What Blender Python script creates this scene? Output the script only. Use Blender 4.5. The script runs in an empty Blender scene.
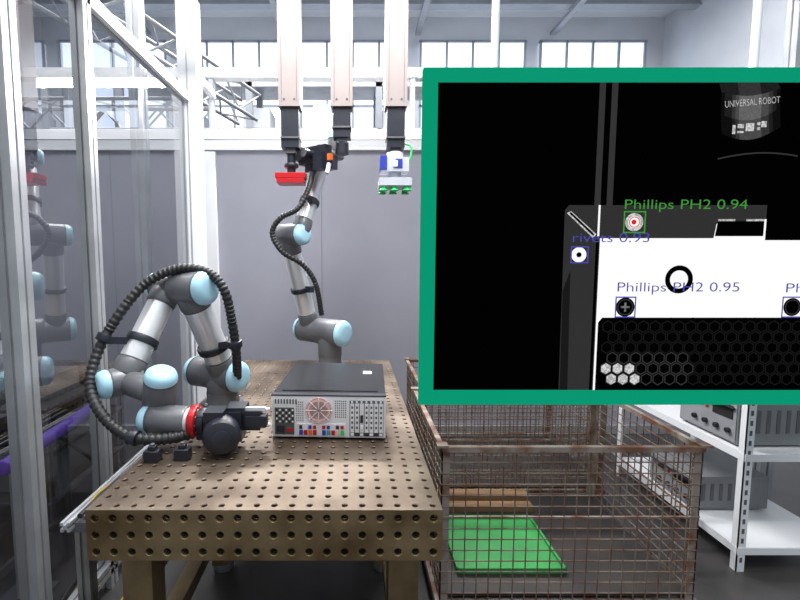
import bpy, bmesh, math, random
from mathutils import Vector, Matrix
random.seed(4)
scene = bpy.context.scene
try:
    scene.view_settings.view_transform = 'Standard'
    scene.view_settings.look = 'None'
except Exception: pass
V = Vector

# ---------------------------------------------------------------- materials
def mat(name, c1, rough=0.5, metal=0.0, c2=None, scale=8.0, detail=4.0, bump=0.0, lo=0.35, hi=0.65, emis=0.0, rvar=0.0, stretch=None, spec=0.5):
    m = bpy.data.materials.new(name); m.use_nodes = True
    nt = m.node_tree; b = nt.nodes['Principled BSDF']
    b.inputs['Roughness'].default_value = rough
    b.inputs['Metallic'].default_value = metal
    b.inputs['Specular IOR Level'].default_value = spec
    if c2 is None: c2 = tuple(min(1, x*0.88) for x in c1)
    tc = nt.nodes.new('ShaderNodeTexCoord'); n = nt.nodes.new('ShaderNodeTexNoise')
    n.inputs['Scale'].default_value = scale; n.inputs['Detail'].default_value = detail
    if stretch:
        mp = nt.nodes.new('ShaderNodeMapping'); mp.inputs['Scale'].default_value = stretch
        nt.links.new(tc.outputs['Object'], mp.inputs['Vector']); nt.links.new(mp.outputs['Vector'], n.inputs['Vector'])
    else:
        nt.links.new(tc.outputs['Object'], n.inputs['Vector'])
    r = nt.nodes.new('ShaderNodeValToRGB')
    r.color_ramp.elements[0].position = lo; r.color_ramp.elements[1].position = hi
    r.color_ramp.elements[0].color = (*c1, 1); r.color_ramp.elements[1].color = (*c2, 1)
    nt.links.new(n.outputs['Fac'], r.inputs['Fac'])
    nt.links.new(r.outputs['Color'], b.inputs['Base Color'])
    if rvar:
        mr = nt.nodes.new('ShaderNodeMapRange')
        mr.inputs['To Min'].default_value = rough - rvar; mr.inputs['To Max'].default_value = rough + rvar
        nt.links.new(n.outputs['Fac'], mr.inputs['Value']); nt.links.new(mr.outputs['Result'], b.inputs['Roughness'])
    if bump:
        bp = nt.nodes.new('ShaderNodeBump'); bp.inputs['Strength'].default_value = bump; bp.inputs['Distance'].default_value = 0.01
        nt.links.new(n.outputs['Fac'], bp.inputs['Height']); nt.links.new(bp.outputs['Normal'], b.inputs['Normal'])
    if emis:
        nt.links.new(r.outputs['Color'], b.inputs['Emission Color']); b.inputs['Emission Strength'].default_value = emis
    return m
def screen(name, c, c2=None, scale=300, lo=.4, hi=.6, e=1.0):
    m = mat(name, c, 0.6, 0, c2 or c, scale=scale, lo=lo, hi=hi, emis=e, spec=0.0)
    nt = m.node_tree; b = nt.nodes['Principled BSDF']
    for l in list(b.inputs['Base Color'].links): nt.links.remove(l)
    b.inputs['Base Color'].default_value = (0.0, 0.0, 0.0, 1)
    return m

M_white = mat('powder_white', (.84,.85,.87), .35, 0, (.78,.79,.81), 3)
M_alu = mat('anodised_aluminium', (.54,.55,.57), .35, .6, (.44,.45,.47), 5)
M_aludark = mat('worn_aluminium', (.30,.29,.28), .4, .6, (.16,.15,.14), 6)
M_slot = mat('slot_dark', (.10,.10,.11), .6)
M_wall = mat('grey_wall_panel', (.375,.375,.43), .5, 0, (.32,.32,.375), .9)
M_seam = mat('panel_seam', (.25,.25,.28), .6)
M_floor = mat('concrete_floor', (.035,.033,.033), .4, 0, (.065,.06,.06), 3, 8, .05)
M_hall = mat('hall_wall', (.66,.68,.72), .7, 0, (.55,.57,.61), .8)
M_ceil = mat('hall_ceiling', (.85,.87,.9), .7, 0, (.78,.8,.84), .7)
M_steelbeam = mat('painted_beam', (.36,.38,.42), .5)
M_yellow = mat('yellow_paint', (.85,.55,.02), .45)
M_table = mat('worn_table_steel', (.085,.057,.038), .43, .7, (.27,.215,.165), 4.5, 9, .05, .30, .70, rvar=.12)
M_tside = mat('table_side_steel', (.11,.07,.03), .4, .6, (.29,.21,.11), 7, 8, .04, .3, .7)
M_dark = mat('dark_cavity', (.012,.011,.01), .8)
M_silver = mat('robot_tube_silver', (.83,.84,.86), .28, .55, (.75,.76,.78), 4)
M_grey = mat('robot_joint_grey', (.13,.135,.145), .38, .2, (.16,.165,.175), 6)
M_blue = mat('robot_cap_blue', (.43,.70,.84), .35, 0, (.39,.66,.80), 4)
M_black = mat('black_plastic', (.010,.012,.020), .38, 0, (.018,.020,.030), 9)
M_rubber = mat('black_rubber', (.010,.010,.011), .5, 0, (.020,.020,.021), 9)
M_red = mat('red_anodised', (.55,.015,.02), .3, .3)
M_orange = mat('orange_plastic', (.7,.13,.02), .4)
M_beige = mat('beige_holder', (.27,.225,.215), .5, 0, (.30,.25,.24), 3)
M_lgrey = mat('light_grey_plastic', (.50,.52,.58), .4)
M_mgrey = mat('instrument_grey', (.20,.21,.22), .45)
M_igrey = mat('instrument_front_grey', (.30,.31,.33), .45)
M_dblue = mat('deep_blue_plastic', (.02,.04,.35), .4)
M_green = mat('green_plastic', (.02,.42,.12), .45, 0, (.03,.5,.1), 6)
M_gmat = mat('green_mat_surface', (.012,.17,.035), .6, 0, (.025,.27,.055), 5, 6)
M_case = mat('case_black_lid', (.010,.010,.012), .25, .1, (.017,.017,.02), 6)
M_zinc = mat('zinc_sheet', (.80,.80,.82), .4, .25, (.70,.70,.72), 10)
M_pink = mat('copper_pink', (.78,.50,.47), .4, .1)
M_pcb = mat('port_teal', (.03,.3,.35), .4)
M_psu = mat('psu_grey', (.10,.11,.10), .4, .4)
M_rust = mat('rusty_wire', (.12,.065,.04), .7, .3, (.20,.16,.13), 9, 6, .1, .4, .6)
M_rail = mat('rusty_rail', (.16,.075,.045), .65, .3, (.27,.23,.20), 11, 8, .15, .42, .6)
M_wood = mat('old_wood', (.26,.15,.07), .7, 0, (.14,.08,.04), 3, 6, .1, stretch=(1, 14, 14))
M_sheet = mat('dark_sheet_floor', (.022,.02,.02), .5, .3, (.045,.035,.03), 5, 6)
M_purple = mat('violet_pipe', (.24,.11,.75), .35, 0, (.20,.09,.65), 3)
M_cable_y = mat('yellow_cable', (.40,.28,.03), .5)

def glass_mat():
    m = bpy.data.materials.new('cell_glass'); m.use_nodes = True
    nt = m.node_tree; nt.nodes.clear()
    o = nt.nodes.new('ShaderNodeOutputMaterial'); mx = nt.nodes.new('ShaderNodeMixShader')
    t = nt.nodes.new('ShaderNodeBsdfTransparent'); g = nt.nodes.new('ShaderNodeBsdfGlossy')
    t.inputs['Color'].default_value = (.58,.60,.64,1); g.inputs['Roughness'].default_value = .0
    lw = nt.nodes.new('ShaderNodeLayerWeight'); lw.inputs['Blend'].default_value = .35
    mr = nt.nodes.new('ShaderNodeMapRange'); mr.inputs['To Min'].default_value = .30; mr.inputs['To Max'].default_value = .70
    nt.links.new(lw.outputs['Fresnel'], mr.inputs['Value']); nt.links.new(mr.outputs['Result'], mx.inputs['Fac'])
    nt.links.new(t.outputs[0], mx.inputs[1]); nt.links.new(g.outputs[0], mx.inputs[2]); nt.links.new(mx.outputs[0], o.inputs['Surface'])
    return m
M_glass = glass_mat()

# ---------------------------------------------------------------- mesh builder
def basis(a):
    a = V(a).normalized()
    h = V((0,0,1)) if abs(a.z) < .9 else V((1,0,0))
    e1 = h.cross(a).normalized(); e2 = a.cross(e1)
    return e1, e2, a
def catmull(pts, step):
    pts = [V(p) for p in pts]
    P = [pts[0]*2-pts[1]] + pts + [pts[-1]*2-pts[-2]]
    out = []
    for i in range(1, len(P)-2):
        for k in range(80):
            t = k/80; p0,p1,p2,p3 = P[i-1],P[i],P[i+1],P[i+2]
            out.append(.5*((2*p1)+(p2-p0)*t+(2*p0-5*p1+4*p2-p3)*t*t+(3*p1-p0-3*p2+p3)*t**3))
    out.append(pts[-1])
    res = [out[0]]; acc = 0
    for i in range(1, len(out)):
        acc += (out[i]-out[i-1]).length
        if acc >= step: res.append(out[i]) ; acc = 0
    return res
class MB:
    def __init__(s): s.v=[]; s.f=[]; s.m=[]; s.mats=[]
    def add(s, vs, fs, m):
        if m not in s.mats: s.mats.append(m)
        k = s.mats.index(m); o = len(s.v)
        s.v += [tuple(v) for v in vs]; s.f += [tuple(i+o for i in f) for f in fs]; s.m += [k]*len(fs)
    def obox(s, c, ax, ay, az, m):
        c=V(c); vs=[c+ax*i+ay*j+az*k for i in(-1,1) for j in(-1,1) for k in(-1,1)]
        s.add(vs,[(0,1,3,2),(4,6,7,5),(0,4,5,1),(2,3,7,6),(0,2,6,4),(1,5,7,3)],m)
    def box(s, x0,x1,y0,y1,z0,z1,m):
        s.obox(((x0+x1)/2,(y0+y1)/2,(z0+z1)/2),V(((x1-x0)/2,0,0)),V((0,(y1-y0)/2,0)),V((0,0,(z1-z0)/2)),m)
    def beam(s,p,q,w,h,m,ext=0):
        p=V(p);q=V(q);e1,e2,a=basis(q-p); s.obox((p+q)/2,e1*w/2,e2*h/2,a*((q-p).length/2+ext),m)
    def lathe(s,o,axis,prof,m,n=28):
        o=V(o);e1,e2,a=basis(axis);vs=[];fs=[]
        for t,r in prof:
            for j in range(n):
                an=2*math.pi*j/n; vs.append(o+a*t+(e1*math.cos(an)+e2*math.sin(an))*max(r,1e-4))
        for i in range(len(prof)-1):
            for j in range(n):
                k=(j+1)%n; fs.append((i*n+j,i*n+k,(i+1)*n+k,(i+1)*n+j))
        fs.append(tuple(reversed(range(n)))); L=(len(prof)-1)*n; fs.append(tuple(L+j for j in range(n)))
        s.add(vs,fs,m)
    def cyl(s,p,q,r,m,n=20,r2=None):
        p=V(p);q=V(q); s.lathe(p,q-p,[(0,r),((q-p).length,r if r2 is None else r2)],m,n)
    def rcyl(s,p,q,r,m,b=.008,n=28):
        p=V(p);q=V(q);L=(q-p).length
        s.lathe(p,q-p,[(0,r-b),(b*.3,r-b*.3),(b,r),(L-b,r),(L-b*.3,r-b*.3),(L,r-b)],m,n)
    def hose(s,pts,r,m,corr=True,n=12):
        P=catmull(pts, .0042 if corr else .02); vs=[];fs=[]
        e1=None
        for i,p in enumerate(P):
            t=(P[min(i+1,len(P)-1)]-P[max(i-1,0)]).normalized()
            if e1 is None: e1=basis(t)[0]
            e1=(e1-t*e1.dot(t)).normalized(); e2=t.cross(e1)
            rr=r*((1,1,.84,.84)[i%4] if corr else 1)
            for j in range(n):
                an=2*math.pi*j/n; vs.append(p+(e1*math.cos(an)+e2*math.sin(an))*rr)
        for i in range(len(P)-1):
            for j in range(n):
                k=(j+1)%n; fs.append((i*n+j,i*n+k,(i+1)*n+k,(i+1)*n+j))
        fs.append(tuple(reversed(range(n)))); L=(len(P)-1)*n; fs.append(tuple(L+j for j in range(n)))
        s.add(vs,fs,m)
    def profile(s,p,q,w,m,w2=None):   # slotted aluminium extrusion
        p=V(p);q=V(q);e1,e2,a=basis(q-p);w2=w2 or w
        h=w/2;k=w2/2;g=.005;d=.008
        pl=[(-h,-k),(-g,-k),(-g,-k+d),(g,-k+d),(g,-k),(h,-k),(h,-g),(h-d,-g),(h-d,g),(h,g),(h,k),(g,k),(g,k-d),(-g,k-d),(-g,k),(-h,k),(-h,g),(-h+d,g),(-h+d,-g),(-h,-g)]
        n=len(pl); vs=[p+e1*x+e2*y for x,y in pl]+[q+e1*x+e2*y for x,y in pl]
        fs=[(j,(j+1)%n,n+(j+1)%n,n+j) for j in range(n)]+[tuple(reversed(range(n))),tuple(range(n,2*n))]
        s.add(vs,fs,m)
    def perf(s,o,u,v,nu,nv,r,depth,m,md):   # plate with true through holes; u,v = cell vectors
        o=V(o);u=V(u);v=V(v);nrm=u.cross(v).normalized();N=16;vs=[];fs=[]
        cu,cv=u.length,v.length;eu=u.normalized();ev=v.normalized()
        for i in range(nu):
            for j in range(nv):
                c=o+u*(i+.5)+v*(j+.5);b=len(vs)
                for k in range(N):
                    an=2*math.pi*k/N;cx,sx=math.cos(an),math.sin(an);mm=max(abs(cx),abs(sx))
                    vs.append(c+eu*(cx/mm*cu/2)+ev*(sx/mm*cv/2))
                for k in range(N):
                    an=2*math.pi*k/N; vs.append(c+(eu*math.cos(an)+ev*math.sin(an))*(r+.002))
                for k in range(N):
                    an=2*math.pi*k/N; vs.append(c+(eu*math.cos(an)+ev*math.sin(an))*r-nrm*.002)
                for k in range(N):
                    an=2*math.pi*k/N; vs.append(c+(eu*math.cos(an)+ev*math.sin(an))*r-nrm*depth)
                for q in range(3):
                    for k in range(N):
                        l=(k+1)%N; fs.append((b+q*N+k,b+q*N+l,b+(q+1)*N+l,b+(q+1)*N+k))
        s.add(vs,fs,m)
    def done(s,name,parent=None,bevel=0,fix=True):
        me=bpy.data.meshes.new(name);me.from_pydata(s.v,[],s.f)
        for m in s.mats: me.materials.append(m)
        me.polygons.foreach_set('material_index',s.m)
        if fix:
            bm=bmesh.new();bm.from_mesh(me);bmesh.ops.recalc_face_normals(bm,faces=bm.faces);bm.to_mesh(me);bm.free()
        me.polygons.foreach_set('use_smooth',[True]*len(me.polygons))
        me.set_sharp_from_angle(angle=math.radians(32))
        ob=bpy.data.objects.new(name,me);scene.collection.objects.link(ob)
        if parent: ob.parent=parent
        if bevel:
            b=ob.modifiers.new('bevel','BEVEL');b.width=bevel;b.segments=2;b.limit_method='ANGLE';b.angle_limit=math.radians(50)
        return ob
def empty(name,loc=(0,0,0)):
    e=bpy.data.objects.new(name,None);e.location=loc;scene.collection.objects.link(e);return e

# ---------------------------------------------------------------- room shell
HZ=6.2
def quickbox(name,*a,m=None):
    b=MB();b.box(*a,m);return b.done(name)
quickbox('floor',-6,6,-1,9.2,-.1,0,m=M_floor)
quickbox('ceiling',-6,6,0,9.2,HZ,HZ+.1,m=M_ceil)
quickbox('wall_left',-6.1,-6,0,9.2,0,HZ,m=M_hall)
quickbox('wall_right',6,6.1,0,9.2,0,HZ,m=M_hall)
quickbox('wall_back',-6,6,9.1,9.2,0,HZ,m=M_hall)
M_window=mat('daylight_panel',(.8,.88,1),.4,0,(.7,.8,.95),1,emis=1.3)
for i in range(5):
    b=MB();x=-5.6+i*2.3
    b.box(x,x+2.0,9.04,9.09,4.0,5.7,M_window)
    for k in range(5): b.box(x+k*.5-.02,x+k*.5+.02,9.0,9.04,3.98,5.72,M_steelbeam)
    for z in(3.96,4.5,5.1,5.7): b.box(x-.03,x+2.03,9.0,9.04,z,z+.04,M_steelbeam)
    b.done('window_%d'%(i+1))
b=MB()
for i in range(6):
    y=2.2+i*1.2
    b.box(-6,6,y,y+.08,HZ-.25,HZ,M_steelbeam); b.box(-6,6,y-.05,y+.13,HZ-.27,HZ-.25,M_steelbeam)
for x in (-4,-1.4,1.2,3.8): b.box(x,x+.1,.5,9.1,HZ-.34,HZ-.27,M_steelbeam)
b.done('roof_beams')
b=MB()
for x in (-3.6,-1.6,.4,2.4,4.4):
    for y in (7.2,8.0): b.box(x-.05,x+.05,y-.04,y+.04,0,4.3,M_steelbeam)
for z in (1.2,2.4,3.5,4.2):
    b.box(-3.6,4.4,7.16,7.2,z,z+.08,M_lgrey); b.box(-3.6,4.4,7.2,8.0,z+.08,z+.1,M_alu)
for i in range(14):
    x=-3.4+i*.55+random.uniform(0,.1);h=random.uniform(.3,.5);z=(2.5,3.6)[i%2]
    b.box(x,x+.42,7.3,7.8,z,z+h*.8,random.choice([M_steelbeam,M_lgrey,M_hall,M_beige]))
b.done('pallet_rack')

# ---------------------------------------------------------------- cell back wall
b=MB()
b.box(-4.2,2.9,3.92,3.97,.02,2.48,M_wall)
for x in (-3.2,-2.2,-1.27,-.27,.78,1.8):
    b.box(x-.004,x+.004,3.915,3.92,.05,2.48,M_seam)
b.box(-4.2,2.9,3.9,3.98,0,.08,M_alu)
b.box(-4.2,2.9,3.87,3.99,2.47,2.64,M_white)
b.box(-4.2,2.9,3.865,3.87,2.55,2.558,M_seam)
b.box(-4.2,2.9,3.88,3.98,3.06,3.14,M_white)
for x in (-4.16,-2.4,-1.19,-.56,.5,1.6,2.86): b.box(x-.02,x+.02,3.9,3.97,2.64,3.06,M_alu)
b.box(-1.30,-1.16,3.88,3.92,.08,2.46,M_white)
b.done('partition_wall',bevel=.003)

# lattice truss
def truss(name,p,q,w,r=.022):
    b=MB();p=V(p);q=V(q);e1,e2,a=basis(q-p);L=(q-p).length;n=int(L/(w*.9))
    cs=[(-1,-1),(1,-1),(1,1),(-1,1)]
    C=[e1*(c[0]*w/2)+e2*(c[1]*w/2) for c in cs]
    for c in C: b.cyl(p+c,q+c,r,M_alu,10)
    for k in range(4):
        c0,c1=C[k],C[(k+1)%4]
        for i in range(n):
            t0=a*(L*i/n);t1=a*(L*(i+1)/n)
            b.cyl(p+(c0 if i%2 else c1)+t0,p+(c1 if i%2 else c0)+t1,r*.5,M_alu,8)
    return b.done(name)
truss('lattice_truss',(-4.4,4.8,3.0),(-1.5,4.8,3.0),.3)
truss('lattice_truss',(-2.9,3.0,3.9),(-1.25,5.6,3.35),.3)
truss('lattice_truss',(-3.3,5.2,0),(-3.3,5.2,3.0-.15),.3)

# ---------------------------------------------------------------- enclosure frame (left side)
fr=empty('safety_enclosure')
XL=-1.17
b=MB()
b.profile((XL,1.56,0),(XL,1.56,2.95),.07,M_alu)
b.profile((XL,2.03,0),(XL,2.03,2.95),.06,M_alu)
b.box(-1.215,-1.085,3.24,3.36,0,3.35,M_white)
b.box(-1.155,-1.145,3.235,3.24,0,3.35,M_alu)
b.profile((XL,.8,2.68),(XL,3.3,2.68),.06,M_white)
b.profile((XL,.8,.1),(XL,3.24,.1),.06,M_alu)
b.profile((XL,3.3,2.92),(-1.17,3.9,2.92),.05,M_white)
b.profile((XL,.83,0),(XL,.83,2.95),.06,M_alu)
b.done('frame_profiles',fr)
b=MB()
for y0,y1 in ((.86,1.52),(1.6,2.0),(2.06,3.23)):
    b.add([(XL,y0,.13),(XL,y1,.13),(XL,y1,2.65),(XL,y0,2.65)],[(0,1,2,3)],M_glass)
b.done('glass_panes',fr,fix=False)

# ---------------------------------------------------------------- gantry with tool holders
g=MB()
g.profile((-1.28,2.78,0),(-1.28,2.78,3.1),.08,M_alu)
g.profile((2.62,2.78,0),(2.62,2.78,3.1),.08,M_alu)
g.box(-1.32,2.66,2.73,2.83,3.1,3.22,M_white)
g.done('overhead_gantry',bevel=.003)
def holder(x,zb,zt=2.44):
    b=MB()
    b.box(x-.064,x+.064,2.70,2.82,zt,3.1,M_beige)
    b.box(x-.045,x-.043,2.698,2.70,zt+.02,3.1,M_slot);b.box(x+.043,x+.045,2.698,2.70,zt+.02,3.1,M_slot)
    b.box(x-.052,x+.052,2.715,2.81,zb,zt,M_black)
    for k in range(2): b.cyl((x-.03+.06*k,2.697,zt+.04),(x-.03+.06*k,2.70,zt+.04),.006,M_slot,10)
    b.box(x-.056,x+.056,2.705,2.815,zb+.05,zb+.06,M_slot)
    b.box(x-.03,x+.03,2.73,2.80,zb-.03,zb,M_slot)
    return b
b=holder(-.37,2.21)
b.cyl((-.37,2.765,2.07),(-.37,2.765,2.19),.026,M_black)
b.rcyl((-.37,2.765,2.10),(-.37,2.765,2.125),.043,M_black)
b.box(-.46,-.28,2.71,2.82,2.035,2.065,M_red)
b.box(-.45,-.29,2.70,2.83,2.005,2.03,M_red)
b.box(-.455,-.285,2.715,2.815,2.028,2.037,M_black)
b.done('hanging_tool_holder',bevel=.003)
b=holder(-.065,2.27);b.cyl((-.065,2.765,2.18),(-.065,2.765,2.25),.04,M_black)
b.done('hanging_tool_holder',bevel=.003)
b=holder(.252,2.21)
b.rcyl((.252,2.765,2.14),(.252,2.765,2.19),.05,M_zinc)
b.box(.165,.33,2.70,2.83,2.07,2.15,M_lgrey)
b.box(.16,.20,2.695,2.8,2.08,2.16,M_dblue); b.box(.25,.29,2.695,2.70,2.09,2.14,M_dblue)
b.box(.235,.262,2.692,2.695,2.095,2.13,M_white)
b.rcyl((.252,2.765,2.02),(.252,2.765,2.075),.04,M_lgrey)
b.box(.155,.345,2.68,2.85,1.985,2.03,M_lgrey)
for x in(.18,.245,.32):
    for y in(2.70,2.83): b.lathe((x,y,1.99),(0,0,-1),[(0,.012),(.012,.012),(.014,.022),(.022,.018),(.03,.026),(.034,.026)],M_green,16)
b.hose([(.30,2.75,2.24),(.345,2.74,2.22),(.34,2.73,2.15),(.32,2.73,2.1)],.006,M_green,False,8)
b.done('hanging_tool_holder',bevel=.003)

# ---------------------------------------------------------------- welding table
tx0,tx1,ty0,ty1,tz=-.753,.253,1.207,3.11,.85
b=MB()
nx=20;ny=38
b.perf((tx0,ty0,tz),((tx1-tx0)/nx,0,0),(0,(ty1-ty0)/ny,0),nx,ny,.0078,.02,M_table,M_dark)
b.perf((tx0,ty0,tz-.15),((tx1-tx0)/nx,0,0),(0,0,.05),nx,3,.0105,.02,M_tside,M_dark)
b.perf((tx1,ty0,tz-.15),(0,(ty1-ty0)/ny,0),(0,0,.05),ny,3,.0105,.02,M_tside,M_dark)
b.perf((tx0,ty1,tz-.15),(0,-(ty1-ty0)/ny,0),(0,0,.05),ny,3,.0105,.02,M_tside,M_dark)
b.perf((tx1,ty1,tz-.15),(-(tx1-tx0)/nx,0,0),(0,0,.05),nx,3,.0105,.02,M_tside,M_dark)
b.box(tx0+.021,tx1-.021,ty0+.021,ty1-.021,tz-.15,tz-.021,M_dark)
for x in(tx0+.1,tx1-.1):
    for y in(ty0+.12,2.15,ty1-.12):
        b.box(x-.045,x+.045,y-.045,y+.045,.04,tz-.15,M_tside);b.rcyl((x,y,0),(x,y,.04),.05,M_slot)
for x in(tx0+.1,tx1-.1): b.box(x-.03,x+.03,ty0+.12,ty1-.12,.25,.31,M_tside)
b.done('welding_table',fix=False)

# rail beside the table
b=MB()
b.profile((-.80,1.30,.76),(-.80,2.3,.76),.035,M_aludark)
b.profile((-.875,1.30,.74),(-.875,2.3,.74),.03,M_alu)
for y in(1.34,1.6,1.95,2.25): b.box(-.89,-.785,y-.015,y+.015,.71,.74,M_slot)
for y in(1.34,2.25): b.profile((-.84,y,0),(-.84,y,.71),.04,M_aludark)
b.box(-.85,-.83,1.34,2.25,.2,.24,M_aludark)
b.hose([(-.84,1.32,.765),(-.835,1.5,.772),(-.84,1.9,.765),(-.84,2.3,.765)],.009,M_rubber,False,8)
b.hose([(-.845,1.36,.745),(-.85,1.42,.775),(-.84,1.5,.775),(-.85,1.56,.76)],.004,M_cable_y,False,8)
b.done('linear_rail_stand')

# ---------------------------------------------------------------- robots
def joint(b,c,a,r,l,caps=(1,),m=None):
    c=V(c);a=V(a).normalized();h=l/2
    b.rcyl(c-a*h,c+a*h,r,M_grey,.01)
    for s in caps:
        b.lathe(c+a*(s*(h-.002)),a*s,[(0,r*.985),(.014,r*.985),(.030,r*.9),(.040,r*.72),(.043,r*.5),(.043,.001)],M_blue)
        b.lathe(c+a*(s*(h-.006)),a*s,[(0,r*1.01),(.006,r*1.01)],M_slot)
def link(b,p,q,r,f=.09):
    p=V(p);q=V(q);d=(q-p).normalized();L=(q-p).length
    b.cyl(p,q,r,M_silver,32)
    k=f*L+.03
    b.rcyl(p,p+d*k,r*1.12,M_grey,.006); b.rcyl(q-d*k,q,r*1.12,M_grey,.006)
    b.cyl(p+d*k,p+d*(k+.006),r*1.05,M_slot,32); b.cyl(q-d*(k+.006),q-d*k,r*1.05,M_slot,32)
def clamp(b,p,d,r):
    p=V(p);d=V(d).normalized(); b.rcyl(p-d*.016,p+d*.016,r*1.12,M_black,.004)
def base(b,x,y,s=1):
    b.lathe((x,y,tz),(0,0,1),[(0,.098*s),(.012,.098*s),(.014,.08*s),(.035,.076*s),(.06,.078*s)],M_grey,36)
    for k in range(4):
        an=math.pi/4+k*math.pi/2;b.cyl((x+.088*s*math.cos(an),y+.088*s*math.sin(an),tz+.012),(x+.088*s*math.cos(an),y+.088*s*math.sin(an),tz+.02),.007,M_zinc,8)

# rear robot
b=MB()
a=V((.8,-.6,0));w=V((.6,.8,0));Z=V((0,0,1))
base(b,-.155,2.98)
C0=V((-.155,2.98,1.07))
b.rcyl((-.155,2.98,.905),(-.155,2.98,1.05),.08,M_grey)
joint(b,C0,a,.088,.20,(1,))
S1=C0-a*.17
joint(b,S1,a,.084,.15,(-1,))
E=V((-.415,2.90,1.71))
link(b,S1+(E-S1)*.06,E-(E-S1)*.05,.058)
joint(b,E+a*.02,a,.07,.19,(1,-1))
F0=E+a*.10
F1=F0+w*.24+Z*.52
link(b,F0+(F1-F0)*.03,F1-(F1-F0)*.03,.054)
joint(b,F1,a,.054,.11,(-1,))
W2=F1+a*.10
joint(b,W2+Z*.03,Z,.054,.13,(1,))
b.rcyl(W2-w*.15-Z*.02,W2-w*.03-Z*.02,.046,M_grey)
T=W2-w*.15-Z*.02
b.rcyl(T-w*.02,T+w*.01,.05,M_slot)
T=T-w*.03-Z*.02
b.obox(T-a*.02,a*.11,w*.03,Z*.05,M_black)
b.obox(T-w*.03+a*.05-Z*.05,a*.035,w*.03,Z*.05,M_black)
b.obox(T-w*.03-a*.11+Z*.01,a*.04,w*.035,Z*.035,M_black)
b.cyl(T-w*.03-a*.02,T-w*.10-a*.02,.026,M_black)
b.lathe(T-w*.10-a*.02,-w,[(0,.024),(.004,.024),(.004,.017),(.002,.001)],M_slot,20)
b.obox(T-a*.06-Z*.065,a*.025,w*.02,Z*.03,M_black)
b.obox(T+a*.11-Z*.06,a*.03,w*.025,Z*.04,M_black)
b.cyl(T-w*.03+a*.12-Z*.07,T-w*.05+a*.12-Z*.13,.014,M_zinc)
b.obox(T-w*.04+a*.135-Z*.035,a*.012,w*.012,Z*.018,M_orange)
b.hose([(-.20,2.86,1.20),(-.235,2.83,1.40),(-.31,2.80,1.52),(-.43,2.76,1.60),(-.49,2.76,1.71),(-.44,2.75,1.80),(-.33,2.74,1.86),(-.27,2.78,1.98),(-.25,2.84,2.08),(-.22,2.87,2.14)],.018,M_rubber)
clamp(b,S1+(E-S1)*.45,E-S1,.062);clamp(b,F0+(F1-F0)*.4,F1-F0,.058)
b.obox(S1+(E-S1)*.45+a*.07,a*.03,w*.02,Z*.02,M_black)
b.obox(F0+(F1-F0)*.4+a*.04-w*.03,a*.03,w*.02,Z*.02,M_black)
b.done('robot_arm')

# front robot
b=MB()
a=V((.9,-.436,0));w=V((.436,.9,0))
base(b,-.635,2.15)
C0=V((-.635,2.15,.995))
b.rcyl((-.635,2.15,.90),(-.635,2.15,.99),.076,M_grey)
joint(b,C0+a*.0,a,.076,.17,(1,))
joint(b,C0-a*.12,a,.074,.09,(-1,))
E=V((-.72,1.97,1.43))
S1=C0+a*.02
link(b,S1+(E-S1)*.06,E-(E-S1)*.06,.062)
joint(b,E+a*.01,a,.076,.15,(1,))
joint(b,E-a*.12,a,.068,.12,(-1,))
F0=E-a*.12
F1=F0-w*.25-Z*.37
link(b,F0+(F1-F0)*.05,F1-(F1-F0)*.05,.056)
joint(b,F1+V((.005,0,0)),V((.66,.75,0)),.058,.13,(-1,))
W2=V((-.75,1.71,1.035))
b.rcyl(F1+(W2-F1)*.2,W2,.05,M_grey)
joint(b,W2+Z*.005,V((.25,-.35,1)),.062,.12,(1,))
W3=V((-.70,1.67,.942))
joint(b,W3,V((1,-.1,0)),.055,.15,(-1,))
b.rcyl((-.63,1.663,.942),(-.612,1.661,.942),.05,M_zinc)
b.rcyl((-.612,1.661,.942),(-.582,1.659,.942),.062,M_red)
for k in range(10):
    an=k*math.pi/5;b.cyl((-.583,1.659+.047*math.cos(an),.942+.047*math.sin(an)),(-.579,1.659+.047*math.cos(an),.942+.047*math.sin(an)),.005,M_zinc,8)
b.rcyl((-.584,1.659,.942),(-.55,1.656,.942),.052,M_black)
b.lathe((-.50,1.70,.926),(.22,-1,0),[(0,.04),(.01,.058),(.10,.066),(.16,.066),(.175,.058),(.185,.04),(.188,.001)],M_black)
b.lathe((-.459,1.514,.926),(.22,-1,0),[(0,.034),(.004,.034),(.006,.028),(.006,.001)],M_black)
b.obox((-.54,1.65,.93),V((.04,0,0)),V((0,.035,0)),V((0,0,.045)),M_black)
b.obox((-.455,1.64,.94),V((.045,0,0)),V((0,.04,0)),V((0,0,.055)),M_black)
b.obox((-.50,1.60,.992),V((.035,0,0)),V((0,.04,0)),V((0,0,.016)),M_black)
b.box(-.46,-.345,1.62,1.68,.92,.992,M_black)
b.box(-.47,-.40,1.61,1.69,.985,1.008,M_black)
b.box(-.43,-.325,1.63,1.64,.992,1.004,M_zinc)
b.box(-.40,-.320,1.61,1.65,.935,.975,M_black)
b.cyl((-.37,1.64,.925),(-.318,1.67,.925),.009,M_zinc,12)
b.cyl((-.37,1.64,.985),(-.318,1.67,.985),.007,M_zinc,12)
hp=[(-.56,1.68,.905),(-.66,1.60,.90),(-.80,1.59,.905),(-.93,1.64,.96),(-1.02,1.71,1.06),(-1.02,1.78,1.19),(-.96,1.84,1.33),(-.88,1.91,1.45),(-.76,1.935,1.51),(-.63,1.93,1.50),(-.55,1.92,1.42),(-.525,1.95,1.26),(-.525,2.0,1.12),(-.545,2.08,1.0)]
b.hose(hp,.0215,M_rubber)
clamp(b,F0+(F1-F0)*.6,F1-F0,.060);clamp(b,S1+(E-S1)*.35,E-S1,.067)
p=F0+(F1-F0)*.6; b.beam(p,(-1.0,1.79,1.23),.03,.03,M_black)
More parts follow.
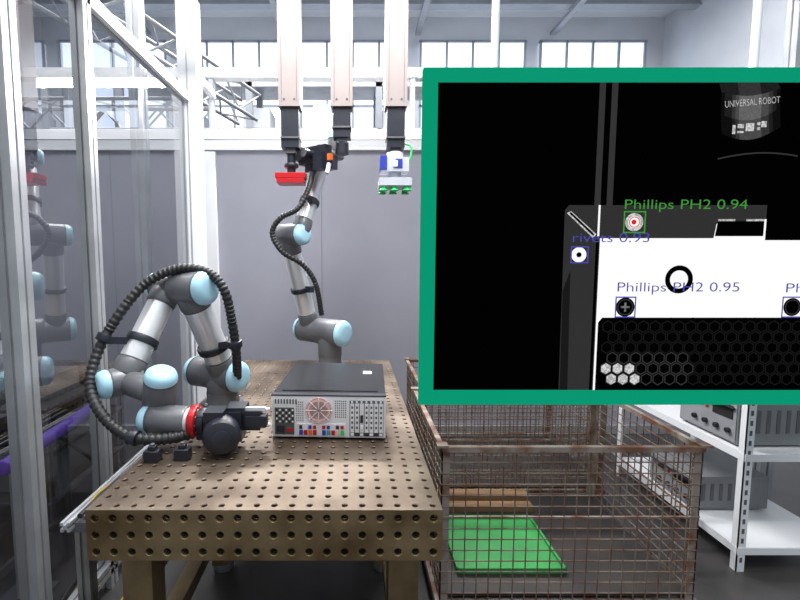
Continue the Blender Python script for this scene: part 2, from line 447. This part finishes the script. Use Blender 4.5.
p=S1+(E-S1)*.35; b.beam(p,(-.526,1.97,1.18),.03,.03,M_black)
clamp(b,(-.526,1.975,1.18),(0,-.2,1),.03);clamp(b,(-1.003,1.80,1.235),(.4,.4,1),.03)
clamp(b,(-.80,1.59,.905),(-1,.1,.2),.027)
b.done('robot_arm')

# ---------------------------------------------------------------- computer case lying on the table (local coords, rear panel faces -Y)
b=MB()
W=.445;H=.175;D=.55
b.box(0,W,.004,D,.008,H,M_case)
b.box(.03,W-.03,.06,D-.05,H,H+.003,M_case)
b.box(0,W,0,.004,.008,H-.004,M_zinc)
b.box(-.002,W+.002,-.002,.03,H-.003,H+.002,M_black)
for x in(.04,W-.04):
    for y in(.05,D-.05): b.cyl((x,y,0),(x,y,.008),.014,M_rubber,14)
# power supply
b.box(.012,.088,-.004,0,.018,.125,M_psu)
for k in range(6):
    for j in range(5): b.cyl((.02+k*.0125,-.004,.07+j*.0115),(.02+k*.0125,-.0055,.07+j*.0115),.0042,M_zinc if (k+j)%2 else M_dark,8)
b.box(.02,.05,-.010,-.004,.028,.055,M_black); b.box(.06,.08,-.007,-.004,.03,.045,M_red)
for k in range(8): b.box(.012+k*.0115,.018+k*.0115,-.0015,0,.140,.158,M_slot)
# fan grill
fc=(.185,-.001,.116)
b.lathe(fc,(0,-1,0),[(0,.053),(.001,.053)],M_lgrey,32)
for r in(.052,.043,.035,.026,.018,.009):
    b.lathe(fc,(0,-1,0),[(.001,r),(.004,r),(.004,r-.0045),(.001,r-.0045)],M_pink,32)
    b.lathe(fc,(0,-1,0),[(.0012,r-.0048),(.0042,r-.0048)],M_slot if r>.03 else M_red,32)
    b.lathe(fc,(0,-1,0),[(.0014,r-.0062),(.0044,r-.0062)],M_pink,32)
for k in range(8):
    an=k*math.pi/4; d=V((math.cos(an),0,math.sin(an)));b.beam(V(fc)+d*.008+V((0,-.004,0)),V(fc)+d*.053+V((0,-.004,0)),.004,.003,M_zinc)
# vent grid
for i in range(4):
    for j in range(9):
        b.cyl((.098+i*.008,-.0005,.075+j*.009),(.098+i*.008,-.0012,.075+j*.009),.0022,M_dark,8)
for i in range(6):
    for j in range(8): b.cyl((.250+i*.008,-.0005,.09+j*.009),(.250+i*.008,-.0012,.09+j*.009),.0024,M_dark,8)
# io shield with ports
b.box(.10,.29,-.003,0,.014,.062,M_zinc)
cols=[M_dblue,M_red,M_orange,M_red,M_black,M_dblue,M_pcb,M_red,M_pink,M_green]
for i in range(10):
    x=.108+i*.018
    if i!=4: b.box(x,x+.014,-.007,-.003,.018,.037,cols[i])
    if i%3!=1: b.box(x,x+.012,-.006,-.003,.042,.056,[M_black,M_red,M_dblue,M_red][i%4])
# expansion slots (vertical brackets)
b.box(.305,.437,-.0015,0,.014,.156,M_slot)
for i in range(7):
    x=.308+i*.0186
    b.box(x,x+.0155,-.005,-.001,.03,.145,M_zinc); b.cyl((x+.007,-.006,.151),(x+.007,-.001,.151),.004,M_zinc,10)
    b.box(x+.001,x+.014,-.008,-.001,.018,.026,M_black if i%2 else M_zinc)
    if i in(2,): b.box(x+.002,x+.013,-.009,-.005,.07,.10,M_black);b.box(x+.003,x+.012,-.0095,-.005,.045,.06,M_white)
    else:
        for j in range(5): b.box(x+.004,x+.0115,-.0055,-.005,.045+j*.02,.055+j*.02,M_slot)
b.box(.35,.39,.33,.38,H+.003,H+.0035,M_white)
ob=b.done('desktop_computer',bevel=.001)
ob.location=(-.318,1.72,tz);ob.rotation_euler=(0,0,math.radians(-2.5))

# small parts on the table
def jig(x,y,mc):
    b=MB();b.box(-.025,.025,-.02,.02,0,.04,M_black);b.box(-.012,.012,-.012,.012,.04,.055,mc);b.cyl((0,0,.055),(0,0,.062),.008,M_slot,12);b.box(-.03,-.025,-.015,.015,.01,.035,M_slot)
    o=b.done('table_clamp',bevel=.002);o.location=(x,y,tz)
jig(-.70,1.52,M_black);jig(-.60,1.535,M_black)

# ---------------------------------------------------------------- wire stillages
def stillage(x0,x1,y0,y1,h,z0=0):
    b=MB()
    for x in(x0,x1):
        for y in(y0,y1):
            sx=1 if x==x0 else -1; sy=1 if y==y0 else -1
            b.box(min(x,x+sx*.034),max(x,x+sx*.034),min(y,y+sy*.005),max(y,y+sy*.005),z0,z0+h,M_rail)
            b.box(min(x,x+sx*.005),max(x,x+sx*.005),min(y,y+sy*.034),max(y,y+sy*.034),z0,z0+h,M_rail)
            b.box(x-.03,x+.03,y-.03,y+.03,z0,z0+.012,M_rail)
            b.box(x-.022,x+.022,y-.022,y+.022,z0+h,z0+h+.01,M_rail)
    def rails(z,t):
        b.box(x0,x1,y0-t/2,y0+t/2,z,z+t,M_rail);b.box(x0,x1,y1-t/2,y1+t/2,z,z+t,M_rail)
        b.box(x0-t/2,x0+t/2,y0,y1,z,z+t,M_rail);b.box(x1-t/2,x1+t/2,y0,y1,z,z+t,M_rail)
    rails(z0+h-.022,.022);rails(z0+.1,.035);rails(z0+h*.62,.007)
    def side(p,q):
        p=V(p);q=V(q);n=max(2,int((q-p).length/.05))
        for i in range(1,n):
            c=p.lerp(q,i/n); b.cyl(c+Z*(z0+.12),c+Z*(z0+h-.01),.0026,M_rust,6)
        m=int((h-.12)/.05)
        for j in range(1,m+1):
            z=z0+.12+j*(h-.14)/(m+1); b.cyl(p+Z*z,q+Z*z,.0026,M_rust,6)
    side((x0,y0,0),(x1,y0,0));side((x0,y1,0),(x1,y1,0));side((x0,y0,0),(x0,y1,0));side((x1,y0,0),(x1,y1,0))
    b.box(x0+.01,x1-.01,y0+.01,y1-.01,z0+.145,z0+.16,M_sheet)
    for i in range(4):
        y=y0+.1+i*(y1-y0-.2)/3; b.box(x0,x1,y-.02,y+.02,z0+.105,z0+.145,M_rail)
    return b.done('wire_mesh_stillage')
stillage(.36,1.42,1.76,2.56,.80)
stillage(.42,1.55,2.68,3.45,.78)
b=MB()
b.box(.46,.95,1.88,2.30,.16,.175,M_gmat)
for (xa,xb,ya,yb) in((.46,.95,1.88,1.892),(.46,.95,2.288,2.30),(.46,.472,1.88,2.30),(.938,.95,1.88,2.30)): b.box(xa,xb,ya,yb,.175,.19,M_gmat)
b.done('green_tray',bevel=.003)
b=MB()
for k in range(2): b.box(.42,1.0,2.38+k*.075,2.44+k*.075,.16+k*.015,.19+k*.03,M_wood)
b.box(.42,1.0,2.38,2.515,.160,.165,M_wood)
b.done('wood_planks')

# ---------------------------------------------------------------- shelf with instruments
sx0,sx1,sy0,sy1=1.93,2.46,2.12,3.15
b=MB()
for x in(sx0,sx1):
    for y in(sy0,sy1):
        b.box(x-.02,x+.02,y-.003,y+.003,0,1.75,M_white);b.box(x-.02,x-.016,y-.003,y+.035*(1 if y==sy0 else -1),0,1.75,M_white)
        for k in range(34): b.box(x-.006,x+.006,y-.005,y-.003,.05+k*.05,.075+k*.05,M_slot)
for z in(.12,.60,1.08,1.6):
    b.box(sx0-.02,sx1+.02,sy0,sy1,z,z+.006,M_white)
    b.box(sx0-.022,sx0-.018,sy0,sy1,z-.03,z+.006,M_white);b.box(sx0-.02,sx1+.02,sy0-.006,sy0-.003,z-.03,z+.006,M_white)
b.done('storage_shelf')
def instr(x,y,z,w,d,h):
    b=MB();b.box(0,w,0,d,.012,h,M_mgrey)
    for i in(.03,w-.03):
        for j in(.03,d-.03): b.cyl((i,j,0),(i,j,.012),.012,M_black,10)
    b.box(-.004,0,.01,d-.01,.02,h-.01,M_igrey)
    for i in range(4): b.cyl((-.004,.05+i*.075,h*.3),(-.02,.05+i*.075,h*.3),.014,M_black,16)
    b.box(-.007,-.004,.03,.16,h*.55,h*.85,M_dark);b.box(-.007,-.004,.19,.21,h*.6,h*.75,M_red);b.box(-.007,-.004,.23,.30,h*.6,h*.8,M_slot)
    for i in range(6): b.box(.04+i*.05,.06+i*.05,-.003,0,h*.3,h*.8,M_slot)
    b.hose([(0-.01,.02,h*.8),(-.03,.1,h*.86),(-.03,d-.1,h*.86),(-.01,d-.02,h*.8)],.007,M_black,False,8)
    o=b.done('bench_instrument',bevel=.003);o.location=(x,y,z)
instr(1.94,2.2,.606,.40,.40,.24);instr(1.94,2.45,.126,.42,.38,.20);instr(1.96,2.3,1.086,.38,.36,.22)

# ---------------------------------------------------------------- left-hand side things
b=MB()
b.rcyl((-1.5,1.85,.66),(-1.58,2.75,.66),.034,M_purple)
for t in(.1,.9):
    p=V((-1.5,1.85,0)).lerp(V((-1.58,2.75,0)),t);b.profile(p,p+Z*.64,.04,M_alu);b.box(p.x-.1,p.x+.1,p.y-.1,p.y+.1,0,.012,M_slot)
b.done('violet_pipe_stand')
b=MB()   # dark equipment cart outside the glass
for x in(-2.15,-1.72):
    for y in(2.45,3.25): b.profile((x,y,.06),(x,y,.72),.035,M_aludark);b.rcyl((x,y-.012,.03),(x,y+.012,.03),.03,M_rubber)
for z in(.16,.46,.70): b.box(-2.17,-1.70,2.43,3.27,z,z+.02,M_slot)
b.box(-2.1,-1.76,2.55,2.95,.18,.40,M_mgrey);b.box(-2.08,-1.76,2.5,2.8,.48,.62,M_black);b.box(-2.05,-1.78,2.9,3.2,.48,.66,M_mgrey)
b.box(-2.1,-1.8,2.6,2.9,.72,.86,M_mgrey);b.box(-2.0,-1.75,2.98,3.18,.72,.82,M_black)
b.hose([(-1.76,2.5,.60),(-1.68,2.6,.45),(-1.66,2.8,.25),(-1.7,3.0,.05)],.012,M_rubber,False,8)
b.done('equipment_cart',bevel=.003)
b=MB()
b.hose([(-1.02,1.2,.012),(-1.0,1.5,.012),(-1.05,1.9,.012),(-.98,2.4,.012),(-1.05,3.0,.012),(-.8,3.5,.012)],.007,M_cable_y,False,8)
b.hose([(-1.08,1.2,.014),(-1.06,1.7,.014),(-1.0,2.1,.014),(-1.06,2.7,.014),(-1.0,3.4,.014)],.012,M_rubber,False,8)
b.done('floor_cables')
b=MB();b.box(-1.36,-1.28,1.45,1.53,0,2.6,M_yellow);b.box(-1.42,-1.22,1.39,1.59,0,.012,M_yellow);b.box(-1.35,-1.29,1.46,1.52,2.6,2.62,M_slot)
b.done('yellow_guard_post',bevel=.003)

# ---------------------------------------------------------------- inset overlay graphic, built as an added self-lit screen hung from the roof
DY=1.90;s=.0042
dis=empty('inset_overlay_screen',(0,DY,0))
G=screen('frame_teal_green',(.003,.31,.165),(.003,.315,.17),scale=3,e=.98)  # border of the inset, given its own glow
K=screen('screen_black',(.0006,.0006,.0006))
WH=screen('screen_white',(1,1,1))
DG=screen('screen_grain_grey',(.012,.012,.012),(.05,.05,.05),scale=700)
VD=screen('screen_dark_grey',(.01,.01,.01))
LG=screen('screen_line_grey',(.035,.035,.035))
MG=screen('screen_mid_grey',(.09,.09,.09),(.2,.2,.2),scale=40)
BR=screen('screen_bright_grey',(.35,.35,.35),(.7,.7,.7),scale=120)
GR=screen('label_green',(.05,.32,.04))
BL=screen('label_blue',(.07,.07,.40))
RD=screen('mark_red',(.7,.02,.02))
SH=[screen('flange_shade_%d'%i,(g,g,g),(g*1.25,g*1.25,g*1.25),scale=90) for i,g in enumerate((.004,.012,.03,.06,.11))]
def PX(u,v,layer):
    v=v-6*(1-((v-236)/168)**2)
    return ((u-354)*s+.0, -layer*.0007, 2.323-(v-68)*.00416)
xr=832
b=MB()
x0=PX(422,0,0)[0];x1=PX(xr,0,0)[0];zt=PX(0,68,0)[2];zb=PX(0,403,0)[2]
xi=PX(436,0,0)[0];xj=PX(xr-14,0,0)[0];zi=PX(0,82,0)[2];zj=PX(0,389,0)[2]
b.box(x0,x1,-.012,.03,zi,zt,G);b.box(x0,x1,-.012,.03,zb,zj,G);b.box(x0,xi,-.012,.03,zj,zi,G);b.box(xj,x1,-.012,.03,zj,zi,G)
b.done('frame',dis)
b=MB();b.box(x0+.01,x1-.01,.03,.07,zb+.01,zt-.01,M_black);b.box(xi-.005,xj+.005,.0,.03,zj-.005,zi+.005,K)
for x in(.6,1.7):
    b.cyl((x,.09,1.3),(x,.09,HZ-.34),.016,M_white,16);b.box(x-.06,x+.06,.07,.11,1.4,2.0,M_slot);b.box(x-.06,x+.06,.03,.15,HZ-.35,HZ-.34,M_slot)
b.box(.5,1.8,.05,.13,HZ-.34,HZ-.25,M_steelbeam)
b.done('housing_and_mount',dis)  # backing, poles and mount added to carry the inset
b=MB()
def poly(pts,l,m): b.add([PX(u,v,l) for u,v in pts],[tuple(range(len(pts)))],m)
def rect(u0,v0,u1,v1,l,m): poly([(u0,v0),(u1,v0),(u1,v1),(u0,v1)],l,m)
def ringc(u,v,ro,ri,l,m,n=32):
    vs=[];fs=[]
    for k in range(n):
        an=2*math.pi*k/n;vs.append(PX(u+ro*math.cos(an),v+ro*math.sin(an),l));vs.append(PX(u+ri*math.cos(an),v+ri*math.sin(an),l))
    for k in range(n):
        j=(k+1)%n;fs.append((2*k,2*j,2*j+1,2*k+1))
    b.add(vs,fs,m)
def disc(u,v,r,l,m,n=32): poly([(u+r*math.cos(2*math.pi*k/n),v+r*math.sin(2*math.pi*k/n)) for k in range(n)],l,m)
def frame(u0,v0,u1,v1,t,l,m):
    rect(u0,v0,u1,v0+t,l,m);rect(u0,v1-t,u1,v1,l,m);rect(u0,v0,u0+t,v1,l,m);rect(u1-t,v0,u1,v1,l,m)
E_=xr-14
rect(593,82,599,205,1,LG);rect(605,82,611,205,1,LG)
poly([(565,389),(564,210),(568,205),(E_,205),(E_,389)],2,DG)
poly([(566,389),(565,290),(572,270),(574,389)],3,VD)
rect(596,240,599,389,4,K)
rect(764,204,E_,240,3,K);rect(700,205,764,206,3,LG)
poly([(600,238),(713,238),(715,224),(717,222),(760,222),(762,224),(763,240),(E_,240),(E_,389),(600,389)],4,WH)
poly([(714,236),(716,221),(762,221),(764,236)],5,K)
rect(716,219,733,221,6,BR);rect(744,219,762,221,6,BR);rect(762,219,764,240,6,WH)
poly([(566,213),(570,211),(596,234),(593,238)],5,BR);poly([(568,213),(570,212),(594,234),(593,236)],6,K)
rect(597,205,599,236,5,WH)
poly([(602,389),(602,322),(606,317),(E_,317),(E_,389)],5,K)
def hexa(u,v,r,l,m,ri=None):
    P=[(u+r*math.cos(math.pi/3*k+math.pi/6),v+r*math.sin(math.pi/3*k+math.pi/6)) for k in range(6)]
    if ri is None: poly(P,l,m);return
    Q=[(u+ri*math.cos(math.pi/3*k+math.pi/6),v+ri*math.sin(math.pi/3*k+math.pi/6)) for k in range(6)]
    vs=[PX(*p,l) for p in P]+[PX(*q,l) for q in Q]
    b.add(vs,[(k,(k+1)%6,6+(k+1)%6,6+k) for k in range(6)],m)
j=0;vv=326
while vv<386:
    u=612+(6 if j%2 else 0)
    while u<E_-7:
        hexa(u,vv,6.4,6,VD if (u>700 or vv<350) else LG,5.2)
        if u<648 and vv>364: hexa(u,vv,5.4,7,BR)
        u+=12
    vv+=10.4;j+=1
ringc(681,279,14,9,6,K)
disc(633,222,9,6,BR);disc(633,222,6,7,WH);disc(632.5,222,2.5,8,RD);ringc(633,222,5.5,4.6,8,RD)
disc(579.5,254.5,7.5,6,WH);disc(579.5,254.5,2.6,7,K)
disc(628.5,306.5,9.5,6,K);ringc(628.5,306.5,8,7,7,LG);rect(624,305.5,633,307.5,7,MG);rect(627.5,302,629.5,311,7,MG)
disc(797,306.5,9,6,K);ringc(797,306.5,7.5,6.5,7,LG)
frame(622,211,644,233,1.3,9,GR);frame(571,246,589,263,1.3,9,BL);frame(618,296,639,317,1.3,9,BL);frame(786,296,808,317,1.3,9,BL)
# robot flange shown in the picture: shaded cylinder with curved rim
N=16
def shade(i):
    t=i/(N-1); g=math.sin(math.pi*min(1,max(0,t*.95+.02)))**1.2; return SH[min(4,int(g*5.2))]
for i in range(N):
    t0=i/N;t1=(i+1)/N
    def q(t,top):   # curved lower rim
        bow=9*math.sin(math.pi*t)
        return {'a':(713+57*t-5,82),'b':(716+57*t-5,92-4*t+bow*.6),'c':(717+57*t-5,114-6*t+bow),'d':(719+57*t-5,134-7*t+bow)}[top]
    def strip(k0,k1,m,l): poly([q(t0,k0),q(t1,k0),q(t1,k1),q(t0,k1)],l,m)
    strip('a','b',SH[max(1,SH.index(shade(i))-2)],2)
    strip('b','c',shade(i),2)
    strip('c','d',SH[max(0,SH.index(shade(i))-1)],2)
for (u,v,w_,h_) in((729,124,3,9),(734,123,6,4),(742,122,8,8),(753,121,3,3),(753,126,3,3),(757,120,5,6),(734,130,6,2)):
    rect(u-5,v+1,u-5+w_,v+1+h_,3,BR)
pts=[(712+78*k/14,163-11*math.sin(math.pi*(.15+.6*k/14))) for k in range(15)]
for k in range(14): poly([pts[k],pts[k+1],(pts[k+1][0],pts[k+1][1]+1.5),(pts[k][0],pts[k][1]+1.5)],2,LG)
b.done('camera_picture',dis,fix=False)
def text(t,u,v,wpx,m,sz=13.5,rot=0):
    cu=bpy.data.curves.new('label','FONT');cu.body=t;cu.size=sz*.0042*1.0;cu.offset=-.0004
    o=bpy.data.objects.new('label_text',cu);scene.collection.objects.link(o);o.data.materials.append(m)
    bpy.context.view_layer.update()
    o.scale.x=wpx*s/max(o.dimensions.x,1e-4)
    o.location=PX(u,v,11);o.rotation_euler=(math.pi/2,rot,0);o.parent=dis
text('Phillips PH2 0.94',621,209,121,GR);text('rivets 0.93',571,242,76,BL);text('Phillips PH2 0.95',618,291,122,BL);text('Phi',787,292,22,BL)
text('UNIVERSAL ROBOT',714,108,53,BR,9,math.radians(-5))

# ---------------------------------------------------------------- lights
def area(name,loc,rot,sx,sy,e,c=(1,1,1)):
    l=bpy.data.lights.new(name,'AREA');l.shape='RECTANGLE';l.size=sx;l.size_y=sy;l.energy=e;l.color=c
    o=bpy.data.objects.new(name,l);o.location=loc;o.rotation_euler=rot;scene.collection.objects.link(o)
area('cell_lamp',(-.1,1.9,3.7),(0,0,0),1.3,.8,105)
area('table_glare_light',(-.2,3.84,3.0),(math.radians(-58),0,0),1.6,.07,120)  # added light with no real fixture, makes the glare on the tabletop
area('hall_lamp',(-2.5,6,5.7),(0,0,0),5,1.5,240)
area('hall_lamp_right',(2.5,6,5.7),(0,0,0),5,1.5,240)
area('hall_lamp_front',(0,.2,4.6),(math.radians(20),0,0),5,1,100)
wd=bpy.data.worlds.new('world');scene.world=wd;wd.use_nodes=True
bg=wd.node_tree.nodes['Background'];bg.inputs['Color'].default_value=(.85,.92,1,1);bg.inputs['Strength'].default_value=.6

# ---------------------------------------------------------------- camera
cd=bpy.data.cameras.new('camera');cam=bpy.data.objects.new('camera',cd);scene.collection.objects.link(cam)
cd.sensor_width=36;cd.lens=20.25;cd.shift_x=.0588;cd.clip_start=.05
cam.location=(0,0,1.55);cam.rotation_euler=(math.radians(90-5.08),0,0)
scene.camera=cam
